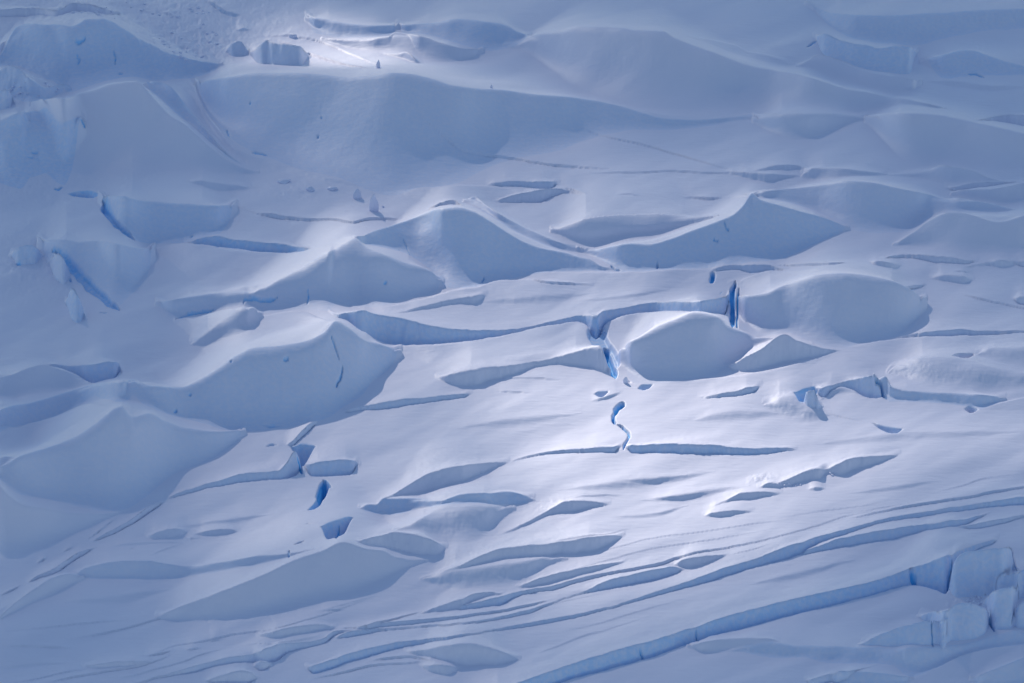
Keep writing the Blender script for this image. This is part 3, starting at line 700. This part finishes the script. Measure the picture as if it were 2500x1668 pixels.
M_SNOW = mat_snow('glacier_snow')

# ------------------------------------------------------------------ meshes
def grid_mesh(name, X, Y, Z, iceg, mask=None):
    nv, nu = X.shape
    idx = np.arange(nv * nu).reshape(nv, nu)
    a = idx[:-1, :-1]; b = idx[:-1, 1:]; c = idx[1:, 1:]; d = idx[1:, :-1]
    q = np.stack([d, c, b, a], -1).reshape(-1, 4)
    if mask is not None:
        mk = (mask[:-1, :-1] | mask[:-1, 1:] | mask[1:, 1:] | mask[1:, :-1]).reshape(-1)
        q = q[mk]
        used = np.unique(q); remap = np.full(nv * nu, -1); remap[used] = np.arange(len(used)); q = remap[q]
    else:
        used = np.arange(nv * nu)
    co = np.stack([X.ravel(), Y.ravel(), Z.ravel()], -1)[used]
    me = bpy.data.meshes.new(name)
    me.vertices.add(len(co)); me.vertices.foreach_set('co', co.astype(np.float32).ravel())
    me.loops.add(q.size); me.loops.foreach_set('vertex_index', q.astype(np.int32).ravel())
    me.polygons.add(len(q)); me.polygons.foreach_set('loop_start', (np.arange(len(q)) * 4).astype(np.int32))
    me.polygons.foreach_set('loop_total', np.full(len(q), 4, np.int32))
    me.update(calc_edges=True)
    me.polygons.foreach_set('use_smooth', np.ones(len(q), bool))
    at = me.attributes.new('ice', 'FLOAT', 'POINT'); at.data.foreach_set('value', iceg.ravel()[used].astype(np.float32))
    me.materials.append(M_SNOW)
    o = bpy.data.objects.new(name, me); SC.collection.objects.link(o)
    return o
HS = hscale(UG, VG)
gl = grid_mesh('glacier', GX, GY, hh * HS, ice)
gl['kind'] = 'structure'
print('features', NF, 'grid', NU, NV)

def surf(u, v):
    """ground point seen at image position (u, v)"""
    vg = find_ground(u, v, hh)
    r = int(np.clip(np.searchsorted(VV, vg), 0, NV - 1)); c = int(np.clip(np.searchsorted(UU, u), 0, NU - 1))
    return Vector((GX[r, c], GY[r, c], hh[r, c] * HS[r, c])), HS[r, c]

# ------------------------------------------------------------------ seracs: blocks standing on the glacier, each its own mesh
def tag(o, label, cat, group=None, kind=None):
    if label: o['label'] = label
    if cat: o['category'] = cat
    if group: o['group'] = group
    if kind: o['kind'] = kind
    return o
SER = {
 'block_a': 'tall flat faced serac with thin snow cap, largest block at the right edge',
 'block_b': 'rounded serac shoulder cut by the right edge, behind the upright narrow serac',
 'block_c': 'upright narrow serac with a rounded top, right of the churned snow rubble',
 'block_d': 'sliver of serac cut off by the right edge, lowest of the blocks there',
 'block_e': 'wide broken serac with cracked front below the churned snow rubble',
 'block_f': 'low wedge shaped serac with a long left snow ramp, leftmost of the lower right blocks',
 'block_g': 'small leaning ice block in the blue gap left of the pointed snow mound',
 'block_h': 'long pale blue serac wall with a wavy top near the upper right corner',
 'block_i': 'small pointed serac just left of the sunlit snow ledge at the upper left',
 'block_j': 'broad shaded ice block under the sunlit snow ledge at the upper left',
 'block_k': 'rounded ice block on the left edge above the sharp snow ridge',
 'block_l': 'squat blue ice block near the left edge, left of the pointed serac',
 'block_m': 'pointed shaded serac at the head of the diagonal blue crevasse on the left',
 'block_n': 'pale blue slab of ice low beside the diagonal blue crevasse on the left',
}
sid = [i for i in range(NF) if feats[i][2]['s']]
tot = hh.copy(); ice2 = ice.copy(); parts = {}
for i in sid:
    t_ = np.zeros_like(hh); r = add_feature(i, t_, ice2)
    parts[i] = t_; tot += t_
owner = np.full(hh.shape, -1); bestp = np.full(hh.shape, .35)
for i in sid:
    m = parts[i] > bestp
    owner[m] = i; bestp = np.maximum(bestp, parts[i])
for i in sid:
    m = owner == i
    if not m.any(): continue
    rr, cc = np.nonzero(m)
    r0, r1, c0, c1 = rr.min() - 1, rr.max() + 2, cc.min() - 1, cc.max() + 2
    sl_ = (slice(r0, r1), slice(c0, c1))
    zz = np.where(parts[i][sl_] < .35, hh[sl_] - 1.0, tot[sl_]) 
    zz = np.where(m[sl_] | (parts[i][sl_] < .35), zz, tot[sl_])
    o = grid_mesh('serac', GX[sl_], GY[sl_], zz * HS[sl_], ice2[sl_], m[sl_])
    tag(o, SER[feats[i][2]['s']], 'serac')
TOTAL = tot
def surf2(u, v):
    vg = find_ground(u, v, TOTAL)
    r = int(np.clip(np.searchsorted(VV, vg), 0, NV - 1)); c = int(np.clip(np.searchsorted(UU, u), 0, NU - 1))
    return Vector((GX[r, c], GY[r, c], TOTAL[r, c] * HS[r, c])), HS[r, c]

# ------------------------------------------------------------------ loose ice: boulders and chunks
import bmesh
def chunk(name, u, v, w, h, seed, kind='block', dep=.8, lean=0.0):
    """u, v: foot in the picture; w, h: size in picture units"""
    P, s = surf2(u, v)
    rn = random.Random(seed)
    bm = bmesh.new()
    bmesh.ops.create_icosphere(bm, subdivisions=3, radius=1.0)
    nf = [(Vector((rn.uniform(-1, 1), rn.uniform(-1, 1), rn.uniform(-.3, 1))).normalized(), rn.uniform(.55, .85)) for _ in range(9)]
    for vt in bm.verts:
        p = vt.co.copy()
        for n, dd in nf:
            q = p.dot(n)
            if q > dd: p -= n * (q - dd) * .85
        z = (p.z + 1) / 2
        if kind == 'cone':
            k = 1.0 - .55 * max(0, z) ** 2.6
            p.x *= k; p.y *= k
            p.x += .10 * z * z * (1 if lean >= 0 else -1)
        vt.co = Vector((p.x * w * s / 2 + lean * z * w * s, p.y * w * s / 2 * dep, (z * 1.35 - .35) * h * s))
    me = bpy.data.meshes.new(name); bm.to_mesh(me); bm.free()
    for f in me.polygons: f.use_smooth = True
    at = me.attributes.new('ice', 'FLOAT', 'POINT')
    at.data.foreach_set('value', np.full(len(me.vertices), .08, np.float32))
    me.materials.append(M_SNOW)
    o = bpy.data.objects.new(name, me); SC.collection.objects.link(o)
    o.location = P; o.rotation_euler = (0, 0, 0)
    return o
def tp(t, x, y): return TILE[t][0] + x / TS, TILE[t][1] + y / TS
for t, x, y, w, h, kind, lab in [
    ('A', 2142, 1212, 27, 44, 'cone', 'tall upright ice fin casting a short shadow on the sunlit snow bench'),
    ('A', 2050, 1138, 24, 24, 'cone', 'low ice boulder just left of and behind the tall upright ice fin'),
    ('A', 2168, 392, 15, 22, 'cone', 'pointed ice spike at the end of the bright snow ledge near the top'),
    ('B', 1053, 508, 7, 10, 'cone', 'tiny lone ice spike standing on the long thin ridge line'),
    ('A', 1680, 215, 22, 9, 'block', 'flat lump of ice on the crest of the sunlit ledge near the top'),
    ('A', 1780, 1090, 24, 8, 'block', 'low snowy lump left of the two upright boulders, largest of the lumps there'),
    ('A', 1900, 1085, 26, 6, 'block', 'flat snowy lump nearest the left side of the low boulder'),
    ('A', 1630, 1045, 34, 7, 'block', 'wide low snow lump at the foot of the long snow gully'),
    ('A', 2195, 1192, 6, 4, 'block', 'small ice crumb right of the tall upright ice fin'),
    ('F', 60, 1020, 14, 16, 'cone', 'small snow horn at the mouth of the central blue crevasse'),
    ('I', 2230, 1195, 8, 4, 'block', None),
    ]:
    if not lab: continue
    u, v = tp(t, x, y)
    tag(chunk('ice_boulder', u, v, w, h, int(x), kind), lab, 'ice boulder')
k = 0
for (t, x, y, rx, ry, n, g, lab) in [
    ('I', 2070, 935, 55, 28, 26, 'snow crumbs between the serac blocks', 'crumb of broken snow in the heap between the seracs at lower right'),
    ('E', 1690, 745, 25, 20, 8, 'crumbs at the lip of the central crevasse', 'ice crumb on the lip of the central crevasse'),
    ('I', 1000, 272, 90, 9, 12, 'crumbs under the shaded step', 'snow crumb at the foot of the shaded step on the bright slope'),
    ('I', 1235, 215, 35, 8, 6, 'crumbs in the notch of the step', 'snow crumb in the notch of the shaded step'),
    ('A', 1080, 240, 190, 110, 26, 'ice rubble at the upper left', 'piece of ice rubble on the broken slope at the upper left'),
    ('A', 800, 70, 500, 55, 30, 'ice rubble along the top edge', 'piece of ice rubble near the top edge, left of centre'),
    ('A', 200, 520, 160, 60, 18, 'ice rubble above the left ridge', 'piece of ice rubble above the sharp snow ridge on the left')]:
    for j in range(n):
        k += 1
        rn = random.Random(k * 7)
        a = rn.uniform(0, 2 * math.pi); q = math.sqrt(rn.random())
        u, v = tp(t, x + rx * q * math.cos(a), y + ry * q * math.sin(a))
        if v < 4: continue
        w = rn.uniform(3.5, 9.5) * (1.25 if t == 'A' and y < 600 else .9)
        tag(chunk('ice_chunk', u, v, w, w * rn.uniform(.22, .45), k, 'block', 1.2), lab, 'ice chunk', g)

# ------------------------------------------------------------------ unseen cloud deck above the view, thickness shaped to pool sun on the snow
ALT = 1150.0
SUN_LEVELS = """100,100,120 400,100,125 870,165,245 1000,150,162 700,20,118 950,60,118 1100,90,122 600,100,118 700,110,238 800,150,250 910,178,245 640,200,115 1250,150,178 1500,25,138 1000,30,143 2000,60,105 2400,60,92 2400,250,108 2200,200,112 1700,160,138 1880,264,156 1627,276,158 2100,330,125 2400,350,112 700,250,118 1150,280,125 1500,180,120
100,480,116 500,480,140 850,510,208 700,430,150 1100,400,180 1300,380,185 1630,385,170 1900,410,160 1300,470,202 1600,480,188 2200,450,148 2450,500,122 900,330,120
100,700,116 300,650,128 640,670,188 1303,670,206 1700,640,198 2000,600,175 2400,620,150 2300,730,165 250,850,132 468,840,170 100,980,128 950,880,206 1050,880,212 1250,770,208 1388,713,206 2200,850,200 2450,860,180
150,1080,138 1000,1050,195 1450,1050,232 1800,1000,224 2100,1050,207 2400,1050,205 300,1250,138 500,1180,172 700,1220,172 1000,1150,200 1450,1200,226 1800,1180,234 2100,1150,222 2400,1120,220 100,1300,130
100,1500,142 400,1400,175 250,1500,165 800,1350,178 1100,1250,200 1500,1280,226 1900,1250,216 2300,1250,190 300,1640,134 800,1600,150 1200,1600,162 1500,1500,203 1900,1400,196 2200,1350,158 2450,1350,95 2350,1366,92 2200,1400,108 2450,1440,90 2330,1480,92 2200,1500,105 2000,1550,138 2400,1600,115 1700,1650,138
-400,100,100 -400,900,110 -400,1600,110 2900,100,90 2900,900,150 2900,1600,110 600,-300,110 1900,-300,95 600,2000,115 1900,2000,110"""
def cloud_tau(u, v):
    """optical depth of the deck along the sun's rays, from how strongly the sun reaches the snow"""
    num = np.zeros_like(u); den = np.zeros_like(u) + 1e-9
    for w in SUN_LEVELS.split():  # each entry: image position and wanted snow brightness, which sets the deck's thickness
        x, y, r = map(float, w.split(','))
        r = np.interp(r, [90, 120, 150, 165, 195, 210, 225, 235, 245], [88, 108, 133, 146, 158, 173, 208, 226, 232])
        lin = ((r / 255 + .055) / 1.055) ** 2.4
        T = np.clip((lin - .165) / .62, .015, 1.0)
        k = np.exp(-.5 * (((u - x) / 110) ** 2 + ((v - y) / 66) ** 2)) + 1e-5 / (1 + ((u - x) / 600) ** 2 + ((v - y) / 600) ** 2) ** 2
        num += k * T; den += k
    T = np.clip(num / den + .02 * fbm(u / 300, v / 160, 3, 77), .02, .99)
    return -np.log(T)
def build_shade_cloud():
    us = np.linspace(-1800, 4300, 130); vs = np.concatenate([np.linspace(-1500, -100, 30), np.linspace(-60, 1800, 90), np.linspace(1860, 3400, 30)])
    ug, vg = np.meshgrid(us, vs)
    gx, gy, _ = ground(ug, vg)
    k = ALT / math.tan(SUN_EL)
    cx = gx + math.sin(SUN_AZ) * k; cy = gy + math.cos(SUN_AZ) * k
    th = cloud_tau(ug, vg) / DENS * math.sin(SUN_EL)
    th = np.maximum(th, .5)
    nv, nu = ug.shape
    wav = 12 * fbm(cx / 160, cy / 160, 3, 5)
    top = np.stack([cx, cy, ALT + wav + th * .6], -1).reshape(-1, 3)
    bot = np.stack([cx, cy, ALT + wav - th * .4], -1).reshape(-1, 3)
    idx = np.arange(nv * nu).reshape(nv, nu); n = nv * nu
    a, b, c, d = idx[:-1, :-1].ravel(), idx[:-1, 1:].ravel(), idx[1:, 1:].ravel(), idx[1:, :-1].ravel()
    q = [np.stack([d, c, b, a], -1), np.stack([a, b, c, d], -1) + n]
    ring = np.concatenate([idx[0, :], idx[1:, -1], idx[-1, -2::-1], idx[-2:0:-1, 0]])
    r2 = np.roll(ring, -1)
    q.append(np.stack([ring, r2, r2 + n, ring + n], -1))
    q = np.concatenate(q)
    me = bpy.data.meshes.new('cloud'); me.from_pydata(np.concatenate([top, bot]).tolist(), [], q.tolist()); me.update()
    bm = bmesh.new(); bm.from_mesh(me); bmesh.ops.recalc_face_normals(bm, faces=bm.faces); bm.to_mesh(me); bm.free()
    m = bpy.data.materials.new('shade_cloud_vapour'); m.use_nodes = True; nt = m.node_tree
    for nd in list(nt.nodes): nt.nodes.remove(nd)
    out = nt.nodes.new('ShaderNodeOutputMaterial'); pv = nt.nodes.new('ShaderNodeVolumePrincipled')
    pv.inputs['Density'].default_value = DENS; pv.inputs['Color'].default_value = (.5, .5, .52, 1)
    pv.inputs['Anisotropy'].default_value = .5
    nt.links.new(pv.outputs[0], out.inputs['Volume'])
    me.materials.append(m)
    o = bpy.data.objects.new('cloud', me); SC.collection.objects.link(o)
    tag(o, 'unseen thin cloud deck, thickness shaped to pool sunlight on the glacier', 'cloud', None, 'stuff')
DENS = .02
build_shade_cloud()
SC.cycles.volume_bounces = 0
